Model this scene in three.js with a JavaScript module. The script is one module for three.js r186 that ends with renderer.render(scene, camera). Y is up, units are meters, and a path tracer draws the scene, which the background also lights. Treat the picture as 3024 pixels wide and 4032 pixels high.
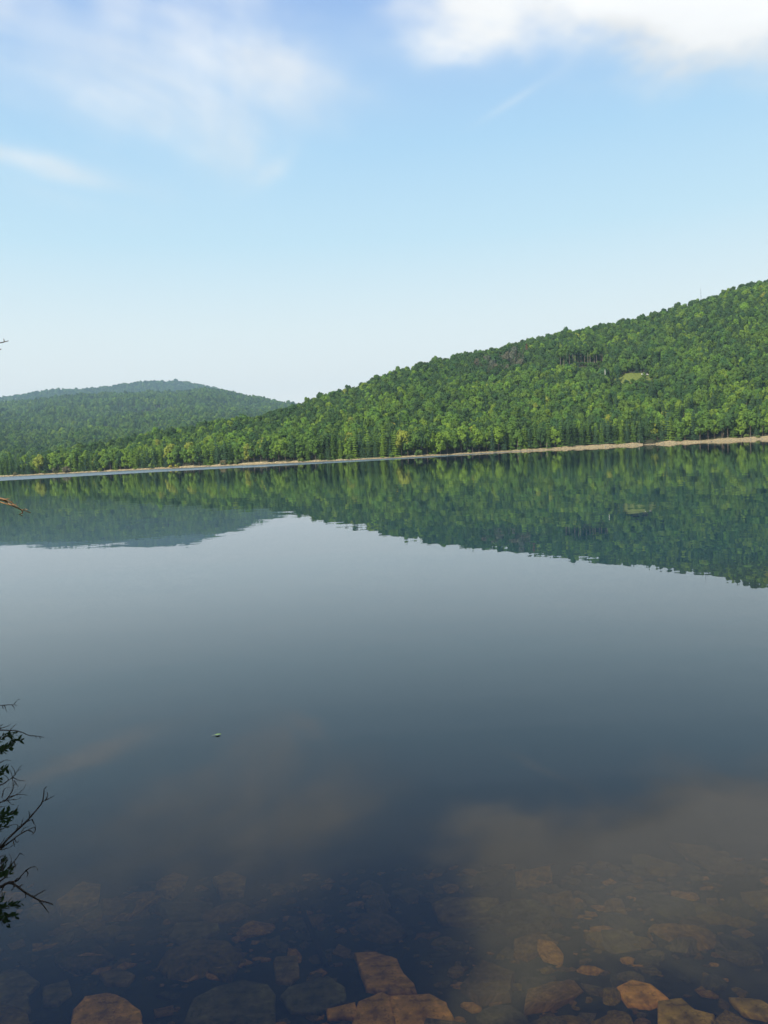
import * as THREE from 'three';
import { mergeGeometries } from 'three/addons/utils/BufferGeometryUtils.js';

// ------------------------------------------------------------------ helpers
const rnd = (seed) => () => { seed |= 0; seed = (seed + 0x6d2b79f5) | 0; let t = Math.imul(seed ^ (seed >>> 15), 1 | seed); t = (t + Math.imul(t ^ (t >>> 7), 61 | t)) ^ t; return ((t ^ (t >>> 14)) >>> 0) / 4294967296; };
const V = (x, y, z) => new THREE.Vector3(x, y, z);
const D2R = Math.PI / 180, clamp = THREE.MathUtils.clamp, lerp = THREE.MathUtils.lerp, sstep = THREE.MathUtils.smoothstep;
const hash = (x, y, s) => { let h = Math.imul(x | 0, 374761393) + Math.imul(y | 0, 668265263) + Math.imul(s | 0, 1274126177); h = Math.imul(h ^ (h >>> 13), 1274126177); return ((h ^ (h >>> 16)) >>> 0) / 4294967296; };
function vnoise(x, y, s = 0) { const ix = Math.floor(x), iy = Math.floor(y); let fx = x - ix, fy = y - iy; fx = fx * fx * (3 - 2 * fx); fy = fy * fy * (3 - 2 * fy); return lerp(lerp(hash(ix, iy, s), hash(ix + 1, iy, s), fx), lerp(hash(ix, iy + 1, s), hash(ix + 1, iy + 1, s), fx), fy); }
function fbm(x, y, o = 4, s = 0) { let a = 0.5, t = 0, n = 0; for (let i = 0; i < o; i++) { t += a * vnoise(x, y, s + i); n += a; a *= 0.5; x = x * 2.03 + 17.1; y = y * 2.03 + 5.7; } return t / n; }
function table(pts) { return (x) => { if (x <= pts[0][0]) return pts[0][1]; for (let i = 1; i < pts.length; i++) if (x <= pts[i][0]) { const [a, b] = pts[i - 1], [c, d] = pts[i]; return lerp(b, d, (x - a) / (c - a)); } return pts[pts.length - 1][1]; }; }

// ------------------------------------------------------------------ camera, sky, sun, exposure
const EYE = 4.5;                                     // metres above the water
const scene = new THREE.Scene();
const camera = new THREE.PerspectiveCamera(67.28, 0.75, 0.1, 9000);
camera.position.set(0, EYE, 0);
camera.rotation.order = 'YXZ';
camera.rotation.set(-4.46 * D2R, 0, -2.95 * D2R);
camera.updateMatrixWorld(true);
const renderer = new THREE.WebGLRenderer({ antialias: true });
renderer.toneMapping = THREE.LinearToneMapping;
renderer.toneMappingExposure = 1.0;
renderer.shadowMap.enabled = true;

const SUN = V(-0.58, 0.56, 0.60).normalize();
const sun = new THREE.DirectionalLight(new THREE.Color(1.0, 0.94, 0.83), 5.0);
sun.name = 'sun';
sun.position.copy(SUN).multiplyScalar(900); sun.target.position.set(0, 0, -500); sun.position.add(sun.target.position);
sun.castShadow = true; sun.shadow.radius = 1;
Object.assign(sun.shadow.camera, { left: -900, right: 900, top: 900, bottom: -900, near: 10, far: 3000 });
sun.shadow.mapSize.set(4096, 4096);
scene.add(sun, sun.target);

{ // summer sky: pale at the horizon, blue above, with thin streaked cloud; az is degrees from -z towards +x, el degrees up
  const W = 2048, H = 1024, data = new Float32Array(W * H * 4);
  const grad = [0, 1, 2].map((c) => table([[0, 1.08, 1.07, 1.0], [4, 1.06, 1.07, 1.01], [9, .88, .99, .995], [15, .605, .85, .985], [21, .455, .725, .96], [27, .37, .59, .91], [32, .215, .40, .83], [40, .105, .24, .66], [60, .08, .20, .54], [90, .07, .17, .48]].map((r) => [r[0], r[c + 1]])));
  const blob = (az, el, a, e, ra, re, tilt = 0) => { let dx = az - a, dy = el - e; if (dx > 180) dx -= 360; if (dx < -180) dx += 360; const c = Math.cos(tilt * D2R), s = Math.sin(tilt * D2R), u = (dx * c + dy * s) / ra, v = (-dx * s + dy * c) / re; return Math.exp(-(u * u + v * v)); };
  for (let j = 0; j < H; j++) {
    const el = ((j + 0.5) / H - 0.5) * 180;
    for (let i = 0; i < W; i++) {
      const th = ((i + 0.5) / W - 0.5) * 2 * Math.PI, az = Math.atan2(Math.cos(th), -Math.sin(th)) / D2R, o = (j * W + i) * 4, e = Math.max(el, 0);
      let r = grad[0](e), g = grad[1](e), b = grad[2](e);
      if (el > 0) {
        const y = Math.sin(el * D2R) + 0.08, k = Math.cos(el * D2R) / y, px = Math.cos(th) * k, pz = Math.sin(th) * k;
        const wx = fbm(px * 1.3 + 3, pz * 1.3, 3, 40) - .5, wz = fbm(px * 1.3 - 8, pz * 1.3 + 4, 3, 50) - .5;
        const streak = fbm((px * .85 + pz * .5) * 1.6 + wx * 1.7 + 20, (pz * .85 - px * .5) * 4.2 + wz * 2.2, 6, 7), puff = fbm(px * 3.1 + wx * 2, pz * 3.1 + wz * 2, 6, 21);
        const jx = (fbm(az * .11 + 50, el * .2, 5, 60) - .5) * 9, jy = (fbm(az * .13 + 90, el * .22, 5, 70) - .5) * 4.5, A = az + jx, E = el + jy;
        // the sheet of cloud high on the right and its ragged lower edge
        let m = 1.35 * blob(A, E, 19, 29.3, 12.5, 4.4, -8) + .9 * blob(A, E, 23, 26, 6.5, 3.0, -10) + .55 * blob(A, E, 7.5, 27.0, 5.5, 2.2, -6) + .5 * blob(A, E, 8, 33.5, 3.2, 4.5, 25) + .3 * blob(A, E, 5.5, 37, 2.6, 3.2, 20);
        // wisps on the left
        const sr = .36, su = (az * Math.cos(sr) - el * Math.sin(sr)), sv = (el * Math.cos(sr) + az * Math.sin(sr)), fil = fbm(su * .16 + wx * 3 + 30, sv * .62 + wz * 3, 6, 140), fan = fbm(az * .42 + wx * 4, el * .22 + 7, 5, 150), hair = .10 + 2.1 * Math.pow(fil * .65 + fan * .35, 2);
        const thin = (1 - .85 * sstep(el, 29.6, 33.5)) * hair * (1.0 * blob(A, E, -7.4, 27.0, 3.2, 1.6, -25) + .7 * blob(A, E, -18.5, 26.0, 5.4, 1.5, -5) + .8 * blob(A, E, -14, 28.8, 5, 1.9, -10) + .8 * blob(A, E, -23.5, 27.6, 3, 2) + .55 * blob(A, E, -12, 23.6, 6.5, 2.3, -8) + .5 * blob(A, E, -4, 24.8, 4, 1.5, -22) + .42 * blob(A, E, -14, 26, 12, 4.5)
          + 1.0 * blob(az + jx * .35, el + jy * .35, -22.3, 19.5, 4.4, .62, -7) + .85 * blob(az + jx * .3, el + jy * .3, -7.2, 19.5, 1.6, .6, 30) + .7 * blob(az + jx * .35, el + jy * .35, -9.3, 20.4, 1.8, 1.7, -50) + .25 * blob(A, E, -22, 17.2, 4, 1));
        m += .10 * blob(A, E, -9, 33, 5, 2.5, -20);
        // the same broken cloud all round, outside the picture
        const away = sstep(Math.abs(az), 30, 48), high = sstep(el, 40, 52);
        m += Math.max(away * sstep(el, 14, 24), high) * sstep(fbm(px * .9 + 11, pz * .9 + 4, 4, 90), .42, .72) * 1.1;
        const fine = fbm(az * .55 + wx * 6 + 9, el * 1.5 + wz * 5, 5, 120), tex = streak * .4 + puff * .3 + fine * .3 - .5;
        const a = 1 - (1 - .96 * sstep(m + tex * 1.35 * Math.min(1, m * 1.8), .02, 1.12)) * (1 - .88 * (1 - Math.exp(-1.02 * thin))) * (1 - .22 * blob(az, el, 10.7, 22.9, 2.2, .22, 22));
        const v = 1.04 + .34 * (puff - .5) + .15 * sstep(m, .75, 1.5);
        r = lerp(r, .93 * v, a); g = lerp(g, .935 * v, a); b = lerp(b, .925 * v, a);
      }
      data[o] = r; data[o + 1] = g; data[o + 2] = b; data[o + 3] = 1;
    }
  }
  const t = new THREE.DataTexture(data, W, H, THREE.RGBAFormat, THREE.FloatType);
  t.mapping = THREE.EquirectangularReflectionMapping; t.magFilter = THREE.LinearFilter; t.needsUpdate = true;
  scene.background = t; scene.environment = t;
}
scene.fog = new THREE.FogExp2(new THREE.Color(.55, .80, 1.0), 0.0001);   // summer haze over the valley

// ------------------------------------------------------------------ names, labels
const used = new Map();
function numbered(name) { const n = used.get(name) ?? 0; used.set(name, n + 1); return n ? name + '_' + String(n).padStart(3, '0') : name; }
function shade(o) { o.traverse((m) => { if (m.isMesh) { m.castShadow = true; m.receiveShadow = true; } }); return o; }
function tag(o, label, category, group) { o.userData = { ...o.userData, label, category }; if (group) o.userData.group = group; return o; }
function thing(name, label, category, p = [0, 0, 0], group) { const g = new THREE.Group(); g.name = numbered(name); g.position.set(...p); scene.add(g); return tag(g, label, category, group); }
function part(name, geo, mat, parent) { const m = new THREE.Mesh(geo, mat); m.name = name; m.castShadow = m.receiveShadow = true; parent.add(m); return m; }
function struct(name, geo, mat) { const m = part(numbered(name), geo, mat, scene); m.userData.kind = 'structure'; return m; }

// view rays: pixel of the 3024 x 4032 photograph -> direction; used to measure where things stand
const ray = (px, py) => V((px - 1512) / 3030, (2016 - py) / 3030, -1).applyQuaternion(camera.quaternion);
const at = (px, py, depth) => ray(px, py).multiplyScalar(depth).add(camera.position);
const onPlane = (px, py, y = 0) => { const d = ray(px, py); return d.multiplyScalar((y - EYE) / d.y).add(camera.position); };

// ------------------------------------------------------------------ textures
function dataTex(n, f, srgb) {
  const d = new Uint8Array(n * n * 4);
  for (let j = 0; j < n; j++) for (let i = 0; i < n; i++) { const c = f(i / n, j / n, i, j), o = (j * n + i) * 4; for (let k = 0; k < 3; k++) d[o + k] = clamp(Math.round(c[Math.min(k, c.length - 1)] * 255), 0, 255); d[o + 3] = 255; }
  const t = new THREE.DataTexture(d, n, n); t.wrapS = t.wrapT = THREE.RepeatWrapping; t.magFilter = THREE.LinearFilter; t.minFilter = THREE.LinearMipmapLinearFilter; if (srgb) t.colorSpace = THREE.SRGBColorSpace; t.needsUpdate = true; return t;
}
// periodic fractal noise on the unit square
function pnoise(u, v, f, s) { const ix = Math.floor(u * f), iy = Math.floor(v * f); let x = u * f - ix, y = v * f - iy; x = x * x * (3 - 2 * x); y = y * y * (3 - 2 * y); const h = (a, b) => hash(((a % f) + f) % f, ((b % f) + f) % f, s); return lerp(lerp(h(ix, iy), h(ix + 1, iy), x), lerp(h(ix, iy + 1), h(ix + 1, iy + 1), x), y); }
function pfbm(u, v, f, o, s) { let a = .5, t = 0, n = 0; for (let i = 0; i < o; i++) { t += a * pnoise(u, v, f, s + i); n += a; a *= .55; f *= 2; } return t / n; }
const stoneMap = dataTex(512, (u, v) => { const a = pfbm(u, v, 4, 7, 3), b = pfbm(u, v, 16, 5, 30), c = pfbm(u, v, 3, 4, 60); const k = .62 + .5 * (a - .5) + .35 * (b - .5), g = clamp((c - .5) * 3, 0, 1) * .16, pit = pfbm(u, v, 32, 3, 80) > .66 ? .82 : 1; return [(k) * pit, (k * .97 + g * .05) * pit, (k * .93 - g) * pit]; }, true);
const stoneBump = dataTex(512, (u, v) => [pfbm(u, v, 6, 7, 5)]);
const sandMap = dataTex(512, (u, v) => { const a = pfbm(u, v, 5, 7, 9), b = pnoise(u, v, 96, 14), c = pfbm(u, v, 3, 3, 44); const k = .60 + .5 * (a - .5) + .22 * (b - .5); return [k * 1.05, k * (.93 + .05 * c), k * (.80 + .08 * c)]; }, true);
const soilMap = dataTex(512, (u, v) => { const a = pfbm(u, v, 6, 7, 19); return [.24 + .2 * (a - .5), .25 + .2 * (a - .5), .14 + .1 * (a - .5)]; }, true);
const barkMap = dataTex(256, (u, v) => { const a = pfbm(u, v * .25, 16, 5, 23); return [.42 + .5 * (a - .5), .37 + .45 * (a - .5), .31 + .4 * (a - .5)]; }, true);

// water: unit-slope ripples, tileable over TILE metres, kept as floats because a calm lake's slopes are a milliradian
const TILE = 36;
function rippleMap(n, waves, seed, dirSpread, lo, hi, pw) {
  const R = rnd(seed), sx = new Float32Array(n * n), sz = new Float32Array(n * n);
  for (let w = 0; w < waves; w++) {
    const L = lo * Math.pow(hi / lo, R()), ang = (R() - .5) * dirSpread + 1.35, kx = Math.round(Math.cos(ang) * TILE / L), kz = Math.round(Math.sin(ang) * TILE / L), ph = R() * 6.283, k = Math.hypot(kx, kz); if (!k) continue;
    const A = Math.pow(L, pw) / Math.sqrt(waves / 2), ax = A * kx / k, az = A * kz / k;
    for (let j = 0; j < n; j++) for (let i = 0; i < n; i++) { const c = Math.cos(6.283185307 * (kx * i + kz * j) / n + ph); sx[j * n + i] += ax * c; sz[j * n + i] += az * c; }
  }
  const d = new Float32Array(n * n * 4);
  return (slope) => { for (let q = 0; q < n * n; q++) { const a = -sx[q] * slope, b = -sz[q] * slope, l = Math.hypot(a, b, 1); d[q * 4] = a / l * .5 + .5; d[q * 4 + 1] = b / l * .5 + .5; d[q * 4 + 2] = .5 / l + .5; d[q * 4 + 3] = 1; }
    const t = new THREE.DataTexture(d, n, n, THREE.RGBAFormat, THREE.FloatType); t.wrapS = t.wrapT = THREE.RepeatWrapping; t.magFilter = THREE.LinearFilter; t.needsUpdate = true; return t; };
}
const calmMap = rippleMap(1024, 64, 5, 2.2, .45, 9, .1)(.0012);
const ruffleMap = rippleMap(1024, 64, 8, 2.6, .3, 2.2, .2)(.05);

// ------------------------------------------------------------------ materials
const std = (o) => new THREE.MeshStandardMaterial({ roughness: .9, ...o });
const leafMat = (r, g, b, tr = .22) => new THREE.MeshPhysicalMaterial({ color: new THREE.Color().setRGB(r, g, b), roughness: 1, specularIntensity: .25, transmission: tr, thickness: 0, vertexColors: true, side: THREE.DoubleSide });
const IOR = 1.45;
// turbidity ramped outward: deep scattered light painted in, near water left dark for shade
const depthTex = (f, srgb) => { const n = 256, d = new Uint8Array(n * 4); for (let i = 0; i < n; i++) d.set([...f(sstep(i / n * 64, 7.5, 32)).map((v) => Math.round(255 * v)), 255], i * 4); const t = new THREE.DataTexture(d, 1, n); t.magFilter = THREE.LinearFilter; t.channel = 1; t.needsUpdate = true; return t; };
const turbid = depthTex((q) => [1 - .07 * q, 1, 1]), scatterTint = depthTex((q) => [lerp(1, .16, q), lerp(1, .62, q), 1]);
const M = {
  water: new THREE.MeshPhysicalMaterial({ color: 0xffffff, map: scatterTint, roughness: 0.0, transmission: 1, transmissionMap: turbid, thickness: 5, ior: IOR, attenuationColor: new THREE.Color().setRGB(.70, .695, .47), attenuationDistance: 1, normalMap: calmMap }),
  ruffled: new THREE.MeshPhysicalMaterial({ color: new THREE.Color().setRGB(.62, .86, 1), roughness: .3, transmission: .87, thickness: 5, ior: IOR, attenuationColor: new THREE.Color().setRGB(.70, .695, .47), attenuationDistance: 1, normalMap: ruffleMap }),
  soil: std({ map: soilMap }), sand: std({ map: sandMap, color: new THREE.Color().setRGB(1.08, 1.05, .75) }),
  silt: std({ vertexColors: true }),
  bed: std({ map: stoneMap, bumpMap: stoneBump, bumpScale: .05, vertexColors: true, color: new THREE.Color().setRGB(2.2, 2.2, 2.2) }),
  bark: std({ map: barkMap }), darkBark: std({ map: barkMap, color: new THREE.Color().setRGB(.14, .12, .11) }), paleBark: std({ map: barkMap, color: new THREE.Color().setRGB(1.8, 1.9, 2.05) }), deadWood: std({ map: barkMap, color: new THREE.Color().setRGB(2.0, 1.55, 1.05) }),  // darkBark is bark darkened to paint in the shade on the near twigs
  leaf: leafMat(1, 1, 1),
};

// ------------------------------------------------------------------ far shore: measured waterline, hills, beach
const shoreR = table([[-60, 1150], [-40, 900], [-26.3, 739], [-21.6, 695], [-14.8, 636], [-9.4, 574], [-3.8, 532], [1.9, 525], [7.5, 550], [13, 570], [17, 588], [22, 580], [26.7, 578], [40, 560], [60, 600]]);
const polar = (az, r, y = 0) => V(Math.sin(az * D2R) * r, y, -Math.cos(az * D2R) * r);
const azOf = (p) => Math.atan2(p.x, -p.z) / D2R;
const shoreAt = (az) => shoreR(az) + 5 * (fbm(az * .55 + 9, 2, 3, 4) - .5) + 5 * (fbm(az * 2.7, 5, 3, 14) - .5);
const beachW = table([[-30, 6], [-20, 7], [-12, 8], [-4, 6.5], [4, 7], [10, 8], [15, 11], [18.3, 10], [18.8, 5], [19.4, 5], [20, 11], [27, 12], [45, 12]]);
const beachH = table([[-30, .9], [-20, 1.0], [-12, 1.2], [-9, 1.7], [-4, .8], [4, .75], [10, 1.0], [15, 1.7], [18.3, 1.6], [18.8, .5], [19.4, .5], [20, 1.5], [27, 1.7], [45, 1.7]]);
const beachTop = (az) => beachH(az) * (.45 + 1.1 * fbm(az * 1.6, 8, 4, 77));

const skyEl = (pts) => { const a = pts.map(([x, y]) => { const d = ray(x, y); return [Math.atan2(d.x, -d.z) / D2R, Math.atan2(d.y, Math.hypot(d.x, d.z)) / D2R]; }); return table(a); };
// skylines (tree tops), read off the photograph
const elHill = skyEl([[60, 1848], [150, 1785], [300, 1752], [420, 1734], [500, 1716], [600, 1692], [700, 1680], [805, 1652], [950, 1640], [1000, 1632], [1100, 1606], [1165, 1589], [1250, 1555], [1300, 1536], [1400, 1509], [1512, 1462], [1650, 1425], [1800, 1386], [1950, 1366], [2050, 1336], [2200, 1300], [2300, 1283], [2500, 1244], [2600, 1217], [2700, 1186], [2800, 1159], [2900, 1121], [3024, 1091], [3300, 1010], [3700, 930]]);
const elMid = skyEl([[-500, 1640], [0, 1584], [146, 1570], [273, 1553], [400, 1545], [547, 1546], [729, 1538], [800, 1528], [880, 1535], [950, 1550], [1050, 1567], [1100, 1580], [1165, 1592], [1300, 1625], [1500, 1690], [1700, 1745]]);
const elFar = skyEl([[-600, 1640], [-200, 1590], [0, 1565], [100, 1550], [200, 1533], [300, 1530], [400, 1524], [500, 1509], [600, 1499], [700, 1500], [750, 1506], [850, 1526], [950, 1560], [1100, 1610], [1400, 1700]]);
const ridgeR = table([[-60, 1200], [-26, 800], [-20, 800], [-9, 820], [-6.5, 830], [0, 880], [10, 950], [20, 1010], [27, 1040], [60, 1100]]);
const tanEl = (f, az) => Math.tan(f(az) * D2R);
const hillTop = (az) => Math.max(1.2, EYE + ridgeR(az) * tanEl(elHill, az) - 13);
function hillY(az, r) {
  const rs = shoreAt(az) + beachW(az), rr = ridgeR(az), H = hillTop(az), b = beachTop(az), t = (r - rs) / (rr - rs), w = clamp(t * 4, 0, 1) * clamp((1 - t) * 5, 0, 1);
  const n = (fbm(az * .35 + 3, r * .012, 4, 12) - .5) * 16 * w * clamp(H / 60, .1, 1);
  if (t <= 1) return b + (H - b) * Math.pow(Math.max(t, 0), 1.06) + n - (t < 0 ? 1.5 : 0);
  const q = (r - rr) / 260; return H - H * .45 * q * q - 3 * q;
}
const midTop = (az) => Math.max(3, EYE + 3400 * tanEl(elMid, az) - 19);
function midY(az, r) { const r0 = 830, t = (r - r0) / (3400 - r0), H = midTop(az), w = clamp(t * 4, 0, 1) * clamp((1 - t) * 5, 0, 1), n = (fbm(az * .3 + 30, r * .003, 4, 33) - .5) * 70 * w * clamp(H / 100, 0, 1); return t <= 1 ? 1.5 + (H - 1.5) * Math.pow(Math.max(t, 0), 1.42) + n * sstep(t, .1, .4) : H - 40 * (t - 1); }
const farTop = (az) => Math.max(3, EYE + 5600 * tanEl(elFar, az) - 24);
function farY(az, r) { const t = (r - 4200) / 1400, H = farTop(az), w = clamp(t * 4, 0, 1) * clamp((1 - t) * 5, 0, 1); return t <= 1 ? 20 + (H - 20) * Math.pow(Math.max(t, 0), .9) + (fbm(az * .3 + 60, r * .004, 3, 39) - .5) * 30 * w : H - 60 * (t - 1); }

function polarSheet(a0, a1, na, radii, yf) {
  const pos = [], uv = [], idx = [], nr = radii(a0).length;
  for (let i = 0; i <= na; i++) { const az = lerp(a0, a1, i / na), rs = radii(az); for (let j = 0; j < nr; j++) { const p = polar(az, rs[j], yf(az, rs[j], j)); pos.push(p.x, p.y, p.z); uv.push(p.x / 4, p.z / 4); } }
  for (let i = 0; i < na; i++) for (let j = 0; j < nr - 1; j++) { const a = i * nr + j, b = a + nr; idx.push(a, b, a + 1, b, b + 1, a + 1); }
  const g = new THREE.BufferGeometry(); g.setAttribute('position', new THREE.Float32BufferAttribute(pos, 3)); g.setAttribute('uv', new THREE.Float32BufferAttribute(uv, 2)); g.setIndex(idx); g.computeVertexNormals(); return g;
}
const steps = (a, b, n) => Array.from({ length: n + 1 }, (_, i) => lerp(a, b, i / n));
struct('hill', polarSheet(-50, 50, 300, (az) => { const rs = shoreAt(az) + beachW(az) - .3; return [...steps(rs, ridgeR(az), 46), ...steps(ridgeR(az), ridgeR(az) + 240, 8).slice(1)]; }, hillY), M.soil);
struct('hill', polarSheet(-48, 14, 120, () => [...steps(822, 3400, 70), 3650, 4000], midY), M.soil);
struct('hill', polarSheet(-48, 8, 100, () => [...steps(4200, 5600, 30), 5900, 6300], farY), M.soil);
struct('beach', polarSheet(-50, 50, 900, (az) => { const s = shoreAt(az), w = beachW(az); return [s - 14, s - 5, s - 1, s, s + w * .18, s + w * .35, s + w * .55, s + w * .75, s + w * .88, s + w, s + w + 4]; },
  (az, r, j) => { const b = beachTop(az), n = (hash(Math.round(az * 40), j, 3) - .5) * .14, g = fbm(az * 5, j * .7, 3, 61) - .5; return [-5, -1.6, -.25, -.02, b * .13 + n, b * .26 + n, b * .42 + n + g * .35, b * (.62 + .3 * g) + n, b * (.95 + .2 * g), b + .15, b + .1][j]; }), M.sand);

// ------------------------------------------------------------------ near bank, lake bed, water
const bankProfile = table([[-60, 9], [-30, 6.5], [-2, 3.3], [1, 2.6], [2.6, 1.3], [4.3, 0], [5.6, -.5], [7, -1.02], [9, -1.95], [12, -3.2], [18, -5], [30, -6.4], [9000, -7.5]]);
const bedY = (x, z) => { const s = -z; return bankProfile(s + .35 * (fbm(x * .35 + 7, 3, 2, 15) - .5)) + (s > -8 && s < 24 && Math.abs(x) < 24 ? .22 * (fbm(x * .9, z * .9, 4, 16) - .5) : 0); };
{
  const grid = (xs, zs, skip) => { const pos = [], uv = [], idx = [], col = [];
    for (const z of zs) for (const x of xs) { pos.push(x, bedY(x, z), z); uv.push(x / 3.7, z / 3.7); const q = .8 + .4 * fbm(x * .8 + 60, z * .8, 4, 91); col.push(.045 * q, .038 * q, .024 * q); }
    for (let j = 0; j < zs.length - 1; j++) for (let i = 0; i < xs.length - 1; i++) { if (skip && Math.max(Math.abs(xs[i]), Math.abs(xs[i + 1])) <= 26 && zs[j] <= 9 && zs[j + 1] >= -24) continue; const a = j * xs.length + i, b = a + xs.length; idx.push(a, a + 1, b, b, a + 1, b + 1); }
    const g = new THREE.BufferGeometry(); g.setAttribute('position', new THREE.Float32BufferAttribute(pos, 3)); g.setAttribute('uv', new THREE.Float32BufferAttribute(uv, 2)); g.setAttribute('color', new THREE.Float32BufferAttribute(col, 3)); g.setIndex(idx); g.computeVertexNormals(); return g; };
  struct('lakebed', grid(steps(-26, 26, 160), steps(9, -24, 130)), M.bed);
  struct('ground', grid([-4000, -1500, -700, -300, -120, -60, ...steps(-26, 26, 16), 60, 120, 300, 700, 1500, 4000], [300, 120, 60, 30, 16, ...steps(9, -24, 13), -32, -45, -70, -120, -250, -600, -1200, -2500, -4200], true), M.silt);
}
const lakebed = scene.getObjectByName('lakebed');
{ // the lake: glassy as far as the edge of the breeze, ruffled from there to the far shore
  const edge = table([[-1600, -230], [-400, -330], [-190, -385], [-110, -419], [-68, -412], [-28, -420], [14, -438], [60, -480], [110, -530], [160, -600], [1600, -900]]);
  const sheet = (near, far, cuts = []) => { const pos = [], uv = [], uv1 = [], nor = [], idx = [], xs = [...steps(-1600, -420, 20), ...steps(-410, 110, 130), ...steps(140, 1600, 20)];
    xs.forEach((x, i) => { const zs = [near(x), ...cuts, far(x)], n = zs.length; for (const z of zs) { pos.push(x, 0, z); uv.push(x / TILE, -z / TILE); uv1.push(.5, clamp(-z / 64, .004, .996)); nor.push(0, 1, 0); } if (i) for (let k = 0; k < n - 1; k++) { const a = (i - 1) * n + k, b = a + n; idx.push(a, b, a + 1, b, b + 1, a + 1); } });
    const g = new THREE.BufferGeometry(); g.setAttribute('position', new THREE.Float32BufferAttribute(pos, 3)); g.setAttribute('uv', new THREE.Float32BufferAttribute(uv, 2)); g.setAttribute('uv1', new THREE.Float32BufferAttribute(uv1, 2)); g.setAttribute('normal', new THREE.Float32BufferAttribute(nor, 3)); g.setIndex(idx); return g; };
  const e = (x) => edge(x) + 26 * (fbm(x * .03, 5, 4, 88) - .5);
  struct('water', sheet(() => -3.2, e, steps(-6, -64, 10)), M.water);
  struct('water', sheet(e, () => -1150), M.ruffled);
}

// ------------------------------------------------------------------ trees
function facets(list) { // list of [centre, normal, size, aspect, tone] -> folded leaf-clump faces
  const n = list.length, pos = new Float32Array(n * 12), col = new Float32Array(n * 12), idx = new Uint32Array(n * 6), q = new THREE.Quaternion(), up = V(0, 0, 1), R = rnd(n + 77), v = V(0, 0, 0), s = V(0, 0, 0);
  list.forEach(([c, nn, size, asp, tone, spin], i) => {
    q.setFromUnitVectors(up, nn); s.copy(V(1, 0, 0)); const a = spin ?? R() * 6.283, ca = Math.cos(a), sa = Math.sin(a);
    [[-1, -.25, .12], [.15, -.8, -.1], [1, .2, .12], [-.1, .85, -.12]].forEach(([x, y, z], k) => { const jx = x * size * asp * (.8 + .4 * R()), jy = y * size * (.8 + .4 * R()); v.set(jx * ca - jy * sa, jx * sa + jy * ca, z * size).applyQuaternion(q).add(c); v.toArray(pos, i * 12 + k * 3); for (let m = 0; m < 3; m++) col[i * 12 + k * 3 + m] = Array.isArray(tone) ? tone[m] : tone; });
    idx.set([i * 4, i * 4 + 1, i * 4 + 2, i * 4, i * 4 + 2, i * 4 + 3], i * 6);
  });
  const g = new THREE.BufferGeometry(); g.setAttribute('position', new THREE.BufferAttribute(pos, 3)); g.setAttribute('color', new THREE.BufferAttribute(col, 3)); g.setIndex(new THREE.BufferAttribute(idx, 1)); g.computeVertexNormals(); return g;
}
const dirOn = (R) => { const z = R() * 2 - 1, a = R() * 6.283, r = Math.sqrt(1 - z * z); return V(r * Math.cos(a), z, r * Math.sin(a)); };
function taper(pts, r0, r1, sides = 6, segs) {
  const c = new THREE.CatmullRomCurve3(pts), n = segs ?? Math.max(4, pts.length * 3), fr = c.computeFrenetFrames(n), pos = [], uv = [], idx = [], L = c.getLength();
  for (let i = 0; i <= n; i++) { const p = c.getPointAt(i / n), r = lerp(r0, r1, Math.pow(i / n, .8)); for (let k = 0; k <= sides; k++) { const a = k / sides * 6.283185; pos.push(...V(0, 0, 0).addScaledVector(fr.normals[i], Math.cos(a) * r).addScaledVector(fr.binormals[i], Math.sin(a) * r).add(p).toArray()); uv.push(k / sides, i / n * L * .6); } }
  for (let i = 0; i < n; i++) for (let k = 0; k < sides; k++) { const a = i * (sides + 1) + k, b = a + sides + 1; idx.push(a, b, a + 1, b, b + 1, a + 1); }
  const g = new THREE.BufferGeometry(); g.setAttribute('position', new THREE.Float32BufferAttribute(pos, 3)); g.setAttribute('uv', new THREE.Float32BufferAttribute(uv, 2)); g.setIndex(idx); g.computeVertexNormals(); return g;
}
// broadleaf: rounded lobes of leaf clumps over an uneven crown; y0..y1 is the crown's height
function broadleaf(seed, { w = 3.4, y0 = 1.2, y1 = 12, lobes = 24, per = 46, size = .5, thin = 1 } = {}) {
  const R = rnd(seed), list = [], cy = (y0 + y1) / 2, hy = (y1 - y0) / 2;
  for (let l = 0; l < lobes; l++) {
    const d = dirOn(R); if (d.y < -.75) d.y *= -.6; const k = .58 + .34 * R(), shape = 1 - .28 * Math.max(0, d.y);
    const c = V(d.x * w * k * shape, cy + d.y * hy * k, d.z * w * k * shape), r = (.9 + .8 * R()) * w / 3.4, tone = .93 + .14 * R();
    for (let i = 0; i < per * thin; i++) { const e = dirOn(R); if (e.y < -.3 && R() < .7) e.y = -e.y; const p = c.clone().addScaledVector(e, r * (.72 + .36 * R())); p.y -= .1; const n = e.clone().addScaledVector(dirOn(R), .55).add(V(0, .25, 0)).normalize(); list.push([p, n, size * (.65 + .7 * R()), .9 + .5 * R(), tone * (.93 + .14 * R())]); }
  }
  const crown = facets(list), trunk = taper([V(0, -1, 0), V(.1, y0 + 1, .05), V(-.1, cy, .1), V(.05, y1 * .85, 0)], .24, .05, 6);
  return { crown, trunk };
}
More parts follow.
